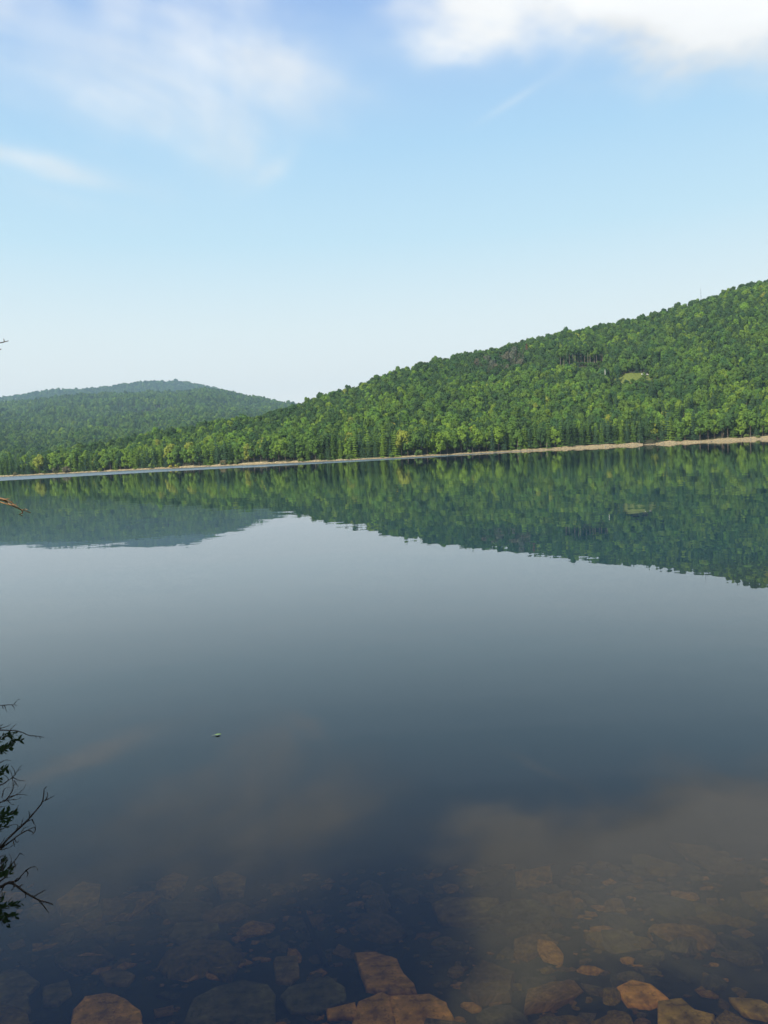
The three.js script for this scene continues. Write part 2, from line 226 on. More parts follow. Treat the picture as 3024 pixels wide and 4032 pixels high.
// pine: flat tiers of boughs with dark gaps between
function pine(seed, { h = 13, w = 3.3, y0 = .6, size = .42, tier = .95, p = .8 } = {}) {
  const R = rnd(seed), list = [];
  for (let y = y0; y < h - .3; y += tier * (.75 + .5 * R())) {
    const t = (y - y0) / (h - y0), rad = Math.max(.35, w * Math.pow(1 - t, p) * (.7 + .5 * R())), nb = 5 + (R() * 3 | 0), a0 = R() * 6.283;
    for (let b = 0; b < nb; b++) { const a = a0 + b / nb * 6.283 + (R() - .5) * .5, L = rad * (.7 + .45 * R()), n = Math.max(3, L / .28 | 0), tone = .92 + .16 * R();
      for (let i = 1; i <= n; i++) { const f = i / n, wd = .42 * (1.1 - f * .6) + .12; for (let k = 0; k < 3; k++) { const side = (R() - .5) * 2 * wd, px = Math.cos(a) * L * f - Math.sin(a) * side, pz = Math.sin(a) * L * f + Math.cos(a) * side; list.push([V(px, y - .22 * f * L * .5 + .3 * f * f + (R() - .5) * .18, pz), V(Math.cos(a) * .75 + (R() - .5) * .9, .8, Math.sin(a) * .75 + (R() - .5) * .9).normalize(), size * (.6 + .6 * R()) * (1.1 - .35 * f), 1.25, tone * (.93 + .14 * R()), a + (R() - .5)]); } } }
  }
  return { crown: facets(list), trunk: taper([V(0, -1, 0), V(.05, h * .4, 0), V(0, h, .03)], .2, .03, 6) };
}
// tall forest tree: bare pole below, open crown at the top
const poleTree = (seed) => broadleaf(seed, { w: 2.4, y0: 7.5, y1: 15, lobes: 12, per: 40, size: .45 });
const BROAD = [1, 2, 3, 4, 5].map((s) => broadleaf(100 + s, { w: 2.9 + .35 * (s % 3), y0: .4 + .3 * (s % 2), y1: 11 + s * .5, lobes: 26 }));
const ROUND = [1, 2, 3, 4, 5].map((s) => broadleaf(200 + s, { w: 4.0 + .3 * (s % 3), y0: 3.4, y1: 12.5, lobes: 24, per: 44, size: .58 }));
const PINE = [1, 2, 3, 4].map((s) => pine(300 + s, { h: 11.5 + s * .9, w: 2.6 + .3 * s }));
const POLE = [1, 2, 3].map((s) => poleTree(400 + s));
const BARE = [1, 2, 3].map((s) => { const t = pine(500 + s, { h: 13, w: 2.2, y0: 3, size: .26, tier: 1.1, p: .4 }); return t; });

const GREENS = { dark: [.066, .130, .034], mid: [.118, .210, .034], bright: [.190, .300, .036], yellow: [.29, .33, .05], blue: [.074, .145, .060], grey: [.150, .155, .095] };
const crownMats = {}; for (const k in GREENS) crownMats[k] = leafMat(...GREENS[k]);

// stands of forest: instanced crowns and trunks, one object per hill, for what stands too far or too thick to be told apart
const forestVariants = [...ROUND.map((t) => ['broad', t]), ...BROAD.slice(0, 3).map((t) => ['broad', t]), ...PINE.map((t) => ['pine', t]), ...BARE.slice(0, 2).map((t) => ['bare', t])];
function forest(label, list) {
  const g = thing('forest', label, 'forest'); g.userData.kind = 'stuff';
  const by = forestVariants.map(() => []); list.forEach((t) => by[t.v].push(t));
  const m = new THREE.Matrix4(), q = new THREE.Quaternion(), Y = V(0, 1, 0);
  by.forEach((ts, v) => {
    if (!ts.length) return;
    const crown = new THREE.InstancedMesh(forestVariants[v][1].crown, M.leaf, ts.length), trunk = new THREE.InstancedMesh(forestVariants[v][1].trunk, M.bark, ts.length);
    ts.forEach((t, i) => { m.compose(t.p, q.setFromAxisAngle(Y, t.a), V(t.s * t.wide, t.s, t.s * t.wide)); crown.setMatrixAt(i, m); trunk.setMatrixAt(i, m); crown.setColorAt(i, t.c); });
    crown.name = 'crown'; trunk.name = 'trunk'; crown.userData.kind = trunk.userData.kind = 'stuff'; g.add(crown, trunk);
  });
  return shade(g);
}
const RF = rnd(4242);
const pickV = (kind) => { const ids = forestVariants.map(([k], i) => [k, i]).filter(([k]) => k === kind).map((x) => x[1]); return ids[RF() * ids.length | 0]; };
function treeAt(az, r, yf, tune) {
  const p = polar(az, r, yf(az, r) - .3), t = tune(az, r, p), kind = t.kind, g = GREENS[t.tone], j = .84 + .32 * RF(), w = (RF() - .5) * .25;
  return { v: pickV(kind), p, a: RF() * 6.283, s: t.s * (.52 + .52 * RF()) * (RF() < .06 ? 1.22 : 1), wide: t.wide ?? (.72 + .3 * RF()), c: new THREE.Color().setRGB(g[0] * j * (1 + w), g[1] * j, g[2] * j * (1 - w * .5)) };
}
function scatter(a0, a1, r0f, r1f, gap, yf, tune, skip) {
  const out = []; let rMin = 1e9, rMax = 0; for (let a = a0; a <= a1; a += 1) { rMin = Math.min(rMin, r0f(a)); rMax = Math.max(rMax, r1f(a)); }
  for (let r = rMin; r < rMax; r += gap) { const da = gap / r / D2R; for (let a = a0; a < a1; a += da) { const az = a + (RF() - .5) * da * 1.1, rr = r + (RF() - .5) * gap * 1.1; if (rr < r0f(az) || rr > r1f(az) || RF() < .05) continue; if (skip && skip(az, rr)) continue; out.push(treeAt(az, rr, yf, tune)); } }
  return out;
}
// marks on the near hill, found by looking along the picture's rays until they meet the slope
function onHill(px, py) { const d = ray(px, py), az = Math.atan2(d.x, -d.z) / D2R, h = Math.hypot(d.x, d.z); for (let r = shoreAt(az); r < ridgeR(az) + 60; r += 2) if (EYE + d.y / h * r < hillY(az, r) + 5) return { az, r }; return { az, r: ridgeR(az) }; }
const clearing = onHill(2500, 1462), stand = onHill(2290, 1420), deadPatch = onHill(1975, 1440);
const local = (az, r, c) => [(az - c.az) * D2R * c.r, r - c.r];
const inClearing = (az, r) => { const [x, y] = local(az, r, clearing); return Math.abs(x + 2) < 14 + 4 * Math.sin(y * .45 + x * .2) && y > -17 && y < 9; };
const inStand = (az, r) => { const [x, y] = local(az, r, stand); return Math.abs(x) < 24 && Math.abs(y) < 11; };
const belowStand = (az, r) => { const [x, y] = local(az, r, stand); return Math.abs(x) < 24 && y > -24 && y < -8; };
const inDead = (az, r) => { const [x, y] = local(az, r, deadPatch); return (x / 27) ** 2 + (y / 42) ** 2 < 1; };
const ROWS = 13;                                        // depth of the belt of single trees along the shore
const beltIn = (az) => shoreAt(az) + beachW(az);
function nearTune(az, r) {
  const t = (r - beltIn(az)) / (ridgeR(az) - beltIn(az)), n = fbm(az * .9 + 40, r * .03, 3, 201), m = fbm(az * .5, r * .014 + 70, 3, 202);
  if (inDead(az, r)) return { kind: RF() < .65 ? 'bare' : 'broad', tone: RF() < .6 ? 'grey' : 'dark', s: 1.1 };
  const [cx, cz] = local(az, r, clearing); if (Math.abs(cx) < 24 && cz > -56 && cz <= -16) return { kind: 'broad', tone: RF() < .5 ? 'mid' : 'dark', s: .5, wide: 1.3 };
  const lowLeft = sstep(6 - az, 0, 22) * (1 - sstep(t, .1, .75)), u = RF() + (m - .5) * 1.2;
  if (n > .58 && t < .8 && RF() < .6) return { kind: 'pine', tone: RF() < .5 ? 'blue' : 'dark', s: 1 };
  const tone = u < .30 - lowLeft * .2 ? 'dark' : u < .86 - lowLeft * .3 ? 'mid' : u < 1.06 - lowLeft * .06 ? 'bright' : RF() < .16 + lowLeft * .25 ? 'yellow' : 'bright';
  return { kind: 'broad', tone: t > .6 && RF() < .45 ? 'dark' : tone, s: 1 };
}
const nearForest = scatter(-34, 36, (az) => beltIn(az) + ROWS, (az) => ridgeR(az) + 30, 4.5, hillY, nearTune, (az, r) => inClearing(az, r) || inStand(az, r) || belowStand(az, r) || hillTop(az) < 3);
// a young dense growth covers the ground, coloured dark for the shade between crowns
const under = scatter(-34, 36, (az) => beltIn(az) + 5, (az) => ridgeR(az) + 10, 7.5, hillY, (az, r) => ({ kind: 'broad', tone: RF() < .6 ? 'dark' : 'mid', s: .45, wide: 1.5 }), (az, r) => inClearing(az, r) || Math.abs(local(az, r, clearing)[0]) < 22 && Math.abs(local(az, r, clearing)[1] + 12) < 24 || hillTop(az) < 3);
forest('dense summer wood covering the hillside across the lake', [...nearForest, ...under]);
const midTune = (az, r) => { const m = fbm(az * .5 + 11, r * .008, 3, 207), u = RF() + (m - .5) * 1.3; if (r < 930) return { kind: u < .7 ? 'pine' : 'broad', tone: u < .6 ? 'dark' : u < .8 ? 'blue' : 'mid', s: 1.0 }; return u < .12 ? { kind: 'pine', tone: 'blue', s: 1.1 } : u < .17 ? { kind: 'bare', tone: 'grey', s: 1.05 } : { kind: 'broad', tone: u < .45 ? 'dark' : u < 1.05 ? 'mid' : 'bright', s: 1.02 * clamp(.75 + r / 2600, .8, 1.9) }; };
forest('hazy green wood on the rounded hill across the valley', [...scatter(-33, 4, () => 840, () => 1700, 7.6, midY, midTune), ...scatter(-33, 4, () => 1700, () => 3450, 11.5, midY, midTune), ...scatter(-36, -25.5, (az) => beltIn(az) + 4, () => 840, 5, (az, r) => Math.max(hillY(az, r), 1.5), midTune)]);
forest('blue distant wood on the farthest ridge behind the rounded hill', scatter(-33, 0, () => 4700, () => 5650, 15, farY, (az, r) => ({ kind: 'broad', tone: RF() < .5 ? 'dark' : 'mid', s: 2.5, wide: 1.1 })));

const stonePale = std({ map: stoneMap, color: new THREE.Color().setRGB(.7, .66, .6) });
// ---- single trees along the far shore
const RS = rnd(99);
const STRETCH = [[-20, "at the beach's far end"], [-12, 'by the yellow beach clump'], [-3, 'above the pale cut bank'], [7, 'below the grey dead stand'], [18.7, 'before the driftwood gap'], [90, 'beyond the driftwood gap']];
const NTH = ['first', 'second', 'third', 'fourth', 'fifth', 'sixth', 'seventh', 'eighth', 'ninth', 'tenth', 'eleventh', 'twelfth', 'thirteenth', 'fourteenth', 'fifteenth', 'sixteenth', 'seventeenth', 'eighteenth', 'nineteenth', 'twentieth'], ROW = ['front row', 'second row', 'third row'], nth = new Map();
const stretchOf = (az) => STRETCH.find(([a]) => az < a)[1];
const WORD = { dark: 'dark green', mid: 'mid green', bright: 'bright green', yellow: 'yellow-green', blue: 'blue-green', grey: 'grey-brown' };
const next = (k) => { const n = nth.get(k) ?? 0; nth.set(k, n + 1); return NTH[n] ?? `${n + 1}th`; };
function shoreTree(kind, tone, az, r, s, y, label, row = 0) {
  const set = { pine: PINE, broad: BROAD, round: ROUND, pole: POLE, bare: BARE }[kind], t = set[RS() * set.length | 0], pineish = kind === 'pine' || kind === 'bare';
  const p = polar(az, r, y ?? hillY(az, r) - .2), what = pineish ? 'layered pine' : 'broadleaf tree';
  const g = thing(pineish ? 'pine_tree' : 'broadleaf_tree', label ?? `${next(`${row} ${tone} ${what} ${stretchOf(az)}`)} ${WORD[tone]} ${what} from the left, ${ROW[row]}, ${stretchOf(az)}`, 'tree', p.toArray(), label ? undefined : `${what}s ${stretchOf(az)}`);
  part('trunk', t.trunk, kind === 'pole' ? M.paleBark : M.bark, g); part('crown', t.crown, crownMats[tone], g);
  g.rotation.y = RS() * 6.283; g.scale.set(s * (.74 + .26 * RS()), s, s * (.74 + .26 * RS())); return g;
}
const gapAz = azOf(onPlane(2566, 1752));
let count = 0;
for (let row = 0; row < 2; row++) {
  for (let az = -27.3; az < 27.6;) {
    const r = beltIn(az) + .3 + row * 6 + RS() * 3.2, step = (row ? 5.2 : 4.7) * (.75 + .5 * RS()) / r / D2R;
    const n = fbm(az * .35 + 4, row * .4, 3, 303) + (az > 8 ? .14 : 0) + (az < -20 ? .08 : 0), kind = n + (RS() - .5) * .3 > .55 ? 'pine' : RS() < .7 ? 'broad' : 'round';
    const u = RS() + (az < 4 ? .12 : 0) - (row ? 0 : .05), tone = kind === 'pine' ? (u < .34 ? 'blue' : u < .46 ? 'dark' : u < .82 ? 'mid' : 'bright') : u < .25 ? 'dark' : u < .62 ? 'mid' : u < .98 ? 'bright' : 'yellow';
    const inGap = Math.abs(az - gapAz) < .55;
    if (!(inGap && row < 1)) { shoreTree(kind, inGap ? 'dark' : tone, az, r + (inGap ? 4 : 0), (1.02 + .42 * RS()) * (row ? 1.08 : .95) * (az < -24.5 && row === 0 ? .75 : 1), undefined, undefined, row); count++; }
    az += step;
  }
}
// trees that stand out by themselves
function alone(px, py, kind, tone, s, label) { const h = onHill(px, py); return shoreTree(kind, tone, h.az, h.r, s, hillY(h.az, h.r) - .3, label); }
alone(2075, 1402, 'pine', 'grey', 1.3, 'rust brown dead pine standing on the skyline of the near hill');
scene.children[scene.children.length - 1].children[1].material = leafMat(.26, .12, .07);
alone(1545, 1690, 'round', 'yellow', .8, 'golden yellow tree in the green wall above the middle of the shore');
scene.children[scene.children.length - 1].children[1].material = leafMat(.40, .36, .04);
for (let i = 0; i < 15; i++) { const az = stand.az + (i / 14 - .5) * 42 / stand.r / D2R + (RS() - .5) * .1, r = stand.r + (RS() - .5) * 12; const g = shoreTree('pole', RS() < .5 ? 'mid' : 'dark', az, r, 1.25 + .25 * RS(), hillY(az, r) - .3, `${NTH[i]} tall pale-trunked tree from the left in the grove high on the hillside`); g.userData.group = 'tall bare-trunked trees of the hillside grove'; }
console.log('single trees', count);

// shrubs at the top of the beach
function shrub(az, back, s, col, label) { const g = thing('shrub', label, 'shrub', polar(az, beltIn(az) - back, beachTop(az) * (back > 1.5 ? .7 : .95) - .1).toArray()); const t = broadleaf(700 + Math.round(az * 10), { w: 1.7, y0: -.2, y1: 2.2, lobes: 12, per: 34, size: .26 }); part('foliage', t.crown, leafMat(...col), g); part('stem', t.trunk, M.bark, g); g.scale.setScalar(s); return g; }
const azP = (x, y) => azOf(onPlane(x, y));
shrub(azP(672, 1845), 3.2, 1.0, [.42, .36, .04], 'yellow flowering clump on the pale beach, left of its pair'); shrub(azP(694, 1844), 3.0, 1.05, [.38, .36, .05], 'yellow-green flowering clump on the pale beach, right of its pair');
shrub(azP(215, 1868), 2, 1.9, [.16, .17, .08], 'olive bush at the far end of the beach under a bright rounded tree'); shrub(azP(265, 1865), 1.6, 2.3, [.20, .18, .10], 'tan-olive bush with a dark hollow below it on the beach'); shrub(azP(880, 1836), 2.2, 1.6, [.22, .19, .09], 'pale olive bush leaning over the cut bank'); shrub(azP(935, 1833), 1.4, 1.5, [.15, .19, .06], 'round green bush beside a dark hollow above the cut bank');
shrub(azP(2985, 1735), 2.5, .8, [.17, .21, .06], 'small lone green bush on the widest tan beach'); shrub(azP(60, 1875), 1.5, 1.1, [.2, .19, .07], 'low tawny bush where the beach leaves the picture');

{ const RW = rnd(64); for (let i = 0; i < 15; i++) { const az = -25.5 + i * 3.5 + RW() * 2.2; if (Math.abs(az - gapAz) < 1) continue; const k = RW(); shrub(az, .2 + 1.4 * RW(), .8 + .9 * RW(), [.09 + .09 * k, .17 + .07 * k, .045], `${NTH[i]} small bush from the left of those fringing the top of the far beach`).userData.group = 'small bushes fringing the far beach'; } }
{ const beach = scene.getObjectByName('beach'), RW = rnd(65), n = 900, geos = [rubble(951, .6), rubble(952, .5)], q = new THREE.Quaternion();
  geos.forEach((g, v) => { const im = new THREE.InstancedMesh(g, v ? M.sand : stonePale, n); for (let i = 0; i < n; i++) { const az = -28 + 56 * RW(), f = RW(), s = .12 + .5 * Math.pow(RW(), 4), r = shoreAt(az) + beachW(az) * f; im.setMatrixAt(i, new THREE.Matrix4().compose(polar(az, r, beachTop(az) * f * .8 + .05), q.setFromEuler(new THREE.Euler(RW(), RW() * 6, RW())), V(s * 1.3, s, s))); } im.name = 'stone'; im.userData.kind = 'stuff'; im.castShadow = im.receiveShadow = true; beach.add(im); }); }
// driftwood and a bare post on the beach
{ const p = polar(gapAz, shoreAt(gapAz) + 2.5, .35), g = thing('driftwood', 'dark fallen log lying in the shaded gap of the tan beach', 'driftwood', p.toArray());
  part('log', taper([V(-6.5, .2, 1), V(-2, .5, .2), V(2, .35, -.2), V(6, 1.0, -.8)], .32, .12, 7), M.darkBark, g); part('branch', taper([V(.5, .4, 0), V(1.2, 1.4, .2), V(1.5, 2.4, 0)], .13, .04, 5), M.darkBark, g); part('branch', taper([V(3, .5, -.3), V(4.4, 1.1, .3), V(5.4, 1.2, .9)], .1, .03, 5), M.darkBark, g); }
{ const az = azP(2153, 1768), g = thing('dead_tree', 'pale bare trunk standing on the beach before the pines', 'dead tree', polar(az, shoreAt(az) + 7, beachTop(az) * .8 - .2).toArray()); part('trunk', taper([V(0, 0, 0), V(.1, 2, 0), V(-.15, 4.4, .1)], .3, .1, 7), M.paleBark, g); part('branch', taper([V(-.05, 3, 0), V(.7, 4, .1), V(1, 4.6, 0)], .08, .03, 5), M.paleBark, g); }
{ const az = azP(2517, 1755), g = thing('tree_stump', 'pale broken stump at the edge of the driftwood gap', 'stump', polar(az, shoreAt(az) + 6, beachTop(az) * .8 - .2).toArray()); part('trunk', taper([V(0, 0, 0), V(.05, 1.2, 0), V(.2, 2.8, .1)], .3, .12, 7), M.paleBark, g); part('branch', taper([V(0, 1.2, 0), V(-.6, 1.7, .2), V(-.8, 2.4, .2)], .1, .04, 5), M.paleBark, g); }
{ const h = onHill(2383, 1490), g = thing('dead_tree', 'white bare trunk among green crowns below the clearing', 'dead tree', polar(h.az, h.r - 3, hillY(h.az, h.r) + 4).toArray()); part('trunk', taper([V(0, -4, 0), V(.1, 5, 0), V(0, 9, .1)], .36, .2, 7), std({ color: new THREE.Color().setRGB(.8, .78, .7) }), g); part('branch', taper([V(0, 6, 0), V(-.8, 7, .1), V(-1, 8, 0)], .18, .06, 5), M.paleBark, g); }
// clearing with two low white vans
{ const g = polarSheet(clearing.az - 20 / clearing.r / D2R, clearing.az + 17 / clearing.r / D2R, 20, () => steps(clearing.r - 18, clearing.r + 9, 12), (az, r) => hillY(az, r) + .5);
  const m = struct('meadow', g, std({ map: soilMap, color: new THREE.Color().setRGB(3.1, 3.5, 1.3) })); }
function van(px, py, label) {
  const h = onHill(px, py); h.r = clearing.r + 5; const g = thing('parked_van', label, 'van', polar(h.az, h.r, hillY(h.az, h.r) + .6).toArray()), W = std({ color: 0xdadad4, roughness: .5 }), K = std({ color: 0x15181a, roughness: .4 });
  const s = new THREE.Shape(); s.moveTo(-2.4, .35); s.lineTo(2.4, .35); s.lineTo(2.4, 1.1); s.lineTo(1.7, 1.25); s.lineTo(1.1, 1.95); s.lineTo(-2.2, 2.0); s.lineTo(-2.4, 1.7); s.closePath();
  const b = new THREE.ExtrudeGeometry(s, { depth: 1.7, bevelEnabled: true, bevelSize: .08, bevelThickness: .08, bevelSegments: 2 }); b.translate(0, 0, -.85); part('body', b, W, g);
  const w = new THREE.BoxGeometry(2.6, .5, 1.9); w.translate(-.6, 1.55, 0); part('window', w, K, g);
  for (const x of [-1.5, 1.5]) for (const z of [-.85, .85]) { const c = new THREE.CylinderGeometry(.34, .34, .22, 14); c.rotateX(Math.PI / 2); c.translate(x, .34, z); part('wheel', c, K, g); }
  g.rotation.y = -h.az * D2R + .15; g.scale.setScalar(.66);
}
van(2532, 1446, 'low white van parked at the upper edge of the hillside clearing, left one'); van(2545, 1443, 'low white van parked at the upper edge of the hillside clearing, right one');
// mast on the ridge
{ const h = onHill(2760, 1172), r = ridgeR(h.az) + 10, g = thing('radio_mast', 'thin grey lattice mast rising above the trees of the ridge', 'mast', polar(h.az, r, hillY(h.az, r)).toArray()), G = std({ color: 0x9aa3ab, roughness: .5, metalness: .4 });
  const H = 25; for (const a of [0, 2.094, 4.189]) part('leg', taper([V(Math.cos(a) * .5, 0, Math.sin(a) * .5), V(Math.cos(a) * .4, H * .5, Math.sin(a) * .4), V(Math.cos(a) * .25, H, Math.sin(a) * .25)], .09, .06, 5), G, g);
  const br = []; for (let y = .5; y < H - 1; y += 1.2) for (const a of [0, 2.094, 4.189]) { const q = .48 - .22 * y / H, b = a + 2.094; br.push(taper([V(Math.cos(a) * q, y, Math.sin(a) * q), V((Math.cos(a) + Math.cos(b)) * q / 2, y + .6, (Math.sin(a) + Math.sin(b)) * q / 2), V(Math.cos(b) * q, y + 1.2, Math.sin(b) * q)], .04, .04, 4, 2)); } part('brace', mergeGeometries(br), G, g);
  part('antenna', taper([V(0, H - .5, 0), V(0, H + 1.5, 0), V(0, H + 3.2, 0)], .07, .03, 5), G, g); }

// ------------------------------------------------------------------ stones under the near water
const RK = rnd(31337);
function seen(px, py) { // where the view ray, bent at the surface, meets the lake bed
  const d = ray(px, py).normalize(), s = camera.position.clone().addScaledVector(d, -EYE / d.y), e = 1 / IOR, c = -d.y, t = V(d.x * e, -Math.sqrt(1 - e * e * (1 - c * c)), d.z * e);
  for (let k = 0; k < 400; k++) { s.addScaledVector(t, .02); if (s.y < bedY(s.x, s.z)) break; } return s;
}
function roughen(g, amp, f, seed) { const p = g.attributes.position; for (let i = 0; i < p.count; i++) { const x = p.getX(i), y = p.getY(i), z = p.getZ(i), n = amp * (fbm(x * f + 3, z * f + y * f * .7, 3, seed) - .5) * 2; p.setXYZ(i, x + n * .7, y + n, z + n * .6 * Math.sin(x * 9 + z * 7)); } g.computeVertexNormals(); return g; }
function uvTop(g, k = 1.1) { const p = g.attributes.position, u = new Float32Array(p.count * 2); for (let i = 0; i < p.count; i++) { u[i * 2] = (p.getX(i) + p.getY(i) * .4) * k; u[i * 2 + 1] = (p.getZ(i) + p.getY(i) * .5) * k; } g.setAttribute('uv', new THREE.BufferAttribute(u, 2)); return g; }
function slab(poly0, th, seed) {
  const RR = rnd(seed * 7 + 3), poly = []; poly0.forEach(([x, z], i) => { const [x2, z2] = poly0[(i + 1) % poly0.length], L = Math.hypot(x2 - x, z2 - z); for (let k = 0; k < 4; k++) { const f = k ? (k + (RR() - .5) * .5) / 4 : 0, o = (RR() - .5) * L * .05 * (k ? 1 : 0); poly.push([x + (x2 - x) * f - (z2 - z) / L * o, z + (z2 - z) * f + (x2 - x) / L * o]); } }); // outline in metres (x, z), its top facing up; edges broken and rounded
  const s = new THREE.Shape(poly.map(([x, z]) => new THREE.Vector2(x, -z))), b = Math.min(.028, th * .25), g = new THREE.ExtrudeGeometry(s, { depth: th - b * 2, bevelEnabled: true, bevelSize: b * .8, bevelThickness: b, bevelSegments: 3, curveSegments: 2 }); g.rotateX(-Math.PI / 2); g.translate(0, b - th, 0); return uvTop(roughen(g, .01, 5, seed));
}
function rubble(seed, flat) { const g = new THREE.IcosahedronGeometry(1, 2), p = g.attributes.position, R = rnd(seed), cuts = Array.from({ length: 7 }, () => [dirOn(R), .55 + .3 * R()]); const v = V(0, 0, 0); for (let i = 0; i < p.count; i++) { v.fromBufferAttribute(p, i); for (const [n, d] of cuts) { const e = v.dot(n) - d; if (e > 0) v.addScaledVector(n, -e); } p.setXYZ(i, v.x, v.y * flat, v.z); } return uvTop(roughen(g, .05, 3, seed), .8); }
const stoneMats = [[1.9, .90, .22], [1.4, .74, .25], [.78, .48, .22], [.56, .40, .23], [.42, .33, .20], [1.05, .64, .15]].map((c) => std({ map: stoneMap, bumpMap: stoneBump, bumpScale: .02, color: new THREE.Color().setRGB(...c) }));
const SLABS = [
  [[[1405, 3767], [1480, 3762], [1556, 3786], [1632, 3916], [1540, 3925], [1450, 3903]], .16, 0, .17, 'tilted orange-brown slab lying under water above the two split slabs'],
  [[[1420, 3955], [1500, 3925], [1528, 3935], [1550, 4050], [1390, 4060]], .16, 0, .1, 'orange slab on the left of the dark crack under water'],
  [[[1545, 3935], [1690, 3930], [1750, 3960], [1790, 4050], [1565, 4060]], .16, 0, .1, 'orange slab on the right of the dark crack under water'],
  [[[300, 3990], [345, 3945], [420, 3930], [490, 3950], [545, 3995], [560, 4070], [280, 4080]], .3, 0, .22, 'large pale orange boulder breaking the bottom of the shallows'],
  [[[770, 3945], [850, 3900], [960, 3870], [1050, 3890], [1080, 3930], [1080, 4050], [720, 4060]], .2, 4, .12, 'largest dark brown slab in the middle of the shallows'],
  [[[1705, 3570], [1760, 3545], [1955, 3555], [1965, 3645], [1830, 3650], [1740, 3640]], .25, 2, .3, 'olive-brown block seen dimly in deeper water beyond the tilted slab'],
  [[[-20, 3850], [95, 3830], [150, 3880], [100, 3930], [110, 3990], [40, 4020], [-30, 3980]], .2, 3, .12, 'dusky slab at the edge under the dark branches'],
  [[[185, 3890], [265, 3870], [275, 3920], [225, 3960], [180, 3960]], .16, 3, .08, 'small dusky angular block beside the pale orange boulder'],
  [[[232, 3560], [330, 3490], [395, 3500], [385, 3560], [250, 3612]], .25, 1, .5, 'pale flat stone glimmering in deep water near the branch tips'],
  [[[850, 3470], [900, 3450], [965, 3470], [955, 3530], [880, 3540]], .25, 1, .5, 'lone pale stone glimmering in the deep dark water'],
  [[[672, 3700], [700, 3650], [850, 3635], [860, 3670], [790, 3705], [720, 3720]], .2, 3, .2, 'long grey-brown slab in the dark middle water'],
  [[[1085, 3800], [1090, 3782], [1165, 3780], [1170, 3850], [1140, 3880], [1095, 3870]], .18, 2, .15, 'upright-lying square brown stone left of the tilted slab'],
  [[[1110, 3930], [1140, 3900], [1290, 3858], [1350, 3900], [1355, 3950], [1260, 4000], [1150, 3990]], .18, 4, .12, 'broad brown slab touching the two split slabs'],
  [[[1295, 3985], [1390, 3965], [1398, 4010], [1300, 4015]], .12, 0, .08, 'narrow orange stone wedged before the two split slabs'],
  [[[2440, 3900], [2490, 3875], [2560, 3890], [2620, 3940], [2560, 3975], [2480, 3960]], .2, 0, .12, 'rounded orange-brown stone in the right-hand shallows'],
  [[[2600, 3960], [2680, 3950], [2730, 3990], [2800, 4010], [2790, 4060], [2600, 4060]], .2, 5, .12, 'low mustard-brown stone at the bottom of the right-hand shallows'],
  [[[2880, 3945], [2990, 3960], [3050, 3990], [3040, 4020], [2930, 4000]], .2, 5, .2, 'mustard-brown stone nearest the bottom corner of the shallows'],
  [[[405, 3840], [470, 3825], [525, 3850], [500, 3885], [430, 3880]], .14, 2, .1, 'rounded tan stone above the pale orange boulder'],
];
const slabSpots = [];
for (const [px, th, m, lift, label] of SLABS) {
  const w = px.map(([x, y]) => seen(x, y)), c = w.reduce((a, b) => a.add(b.clone().multiplyScalar(1 / w.length)), V(0, 0, 0)), tiltX = (bedY(c.x + .2, c.z) - bedY(c.x - .2, c.z)) / .4, tiltZ = (bedY(c.x, c.z + .3) - bedY(c.x, c.z - .3)) / .6;
  const o = thing('submerged_slab', label, 'stone', [c.x, c.y + .05 + lift * .2, c.z]); slabSpots.push([c, Math.max(...w.map((p) => p.distanceTo(c)))]);
  const cx = w.reduce((s, p) => s + p.x / w.length, 0), cz = w.reduce((s, p) => s + p.z / w.length, 0), poly = w.map((p) => [p.x - cx, p.z - cz]);
  const area = poly.reduce((s, [x, z], i) => { const [x2, z2] = poly[(i + 1) % poly.length]; return s + x * z2 - x2 * z; }, 0);
  const me = new THREE.Mesh(slab(area > 0 ? poly.reverse() : poly, th + .12, 5 + px[0][0]), stoneMats[m]); me.name = 'stone_body'; o.add(me); o.rotation.set(-Math.atan(tiltZ) * .9, 0, Math.atan(tiltX) * .8); shade(o);
}
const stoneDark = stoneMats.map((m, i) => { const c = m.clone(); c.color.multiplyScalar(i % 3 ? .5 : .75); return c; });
const plate = (seed) => { const R = rnd(seed), n = 4 + (R() * 3 | 0), a0 = R() * 6.28, st = .65 + .35 * R(), poly = []; for (let i = 0; i < n; i++) { const a = a0 + (i + (R() - .5) * .6) / n * 6.283, r = .8 + .35 * R(); poly.push([Math.cos(a) * r, Math.sin(a) * r * st]); } const g = slab(poly, .34 + .2 * R(), seed); g.translate(0, .15, 0); return g; };
const RUB = [0, 1, 2, 3, 4, 5, 6, 7, 8, 9, 10, 11].map((i) => i % 4 === 3 ? rubble(900 + i, .4) : plate(910 + i));
let nStone = 0;
function putStone(x, z, s, mat, list) {
  for (const [c, r] of slabSpots) if (Math.hypot(x - c.x, z - c.z) < r * .8 + s * .35) return;
  const y = bedY(x, z) + s * .08, v = RK() * RUB.length | 0, rot = new THREE.Euler((RK() - .5) * .4 - .32, RK() * 6.283, (RK() - .5) * .5), sc = V(s * (.8 + .6 * RK()), s * (.7 + .5 * RK()), s * (.7 + .4 * RK()));
  if (list) { list.push([v, new THREE.Matrix4().compose(V(x, y, z), new THREE.Quaternion().setFromEuler(rot), sc), mat]); return; }
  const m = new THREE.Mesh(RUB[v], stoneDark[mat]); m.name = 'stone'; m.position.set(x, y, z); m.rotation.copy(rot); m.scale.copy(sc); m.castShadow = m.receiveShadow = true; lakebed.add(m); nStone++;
}
for (let k = 0; k < 460 && nStone < 295; k++) { const z = -4.9 - 4.6 * Math.pow(RK(), 1.25), x = (RK() - .5) * 2 * (3.0 - z * .38), big = RK(); putStone(x, z, .12 + .34 * big * big, RK() * 6 | 0); }
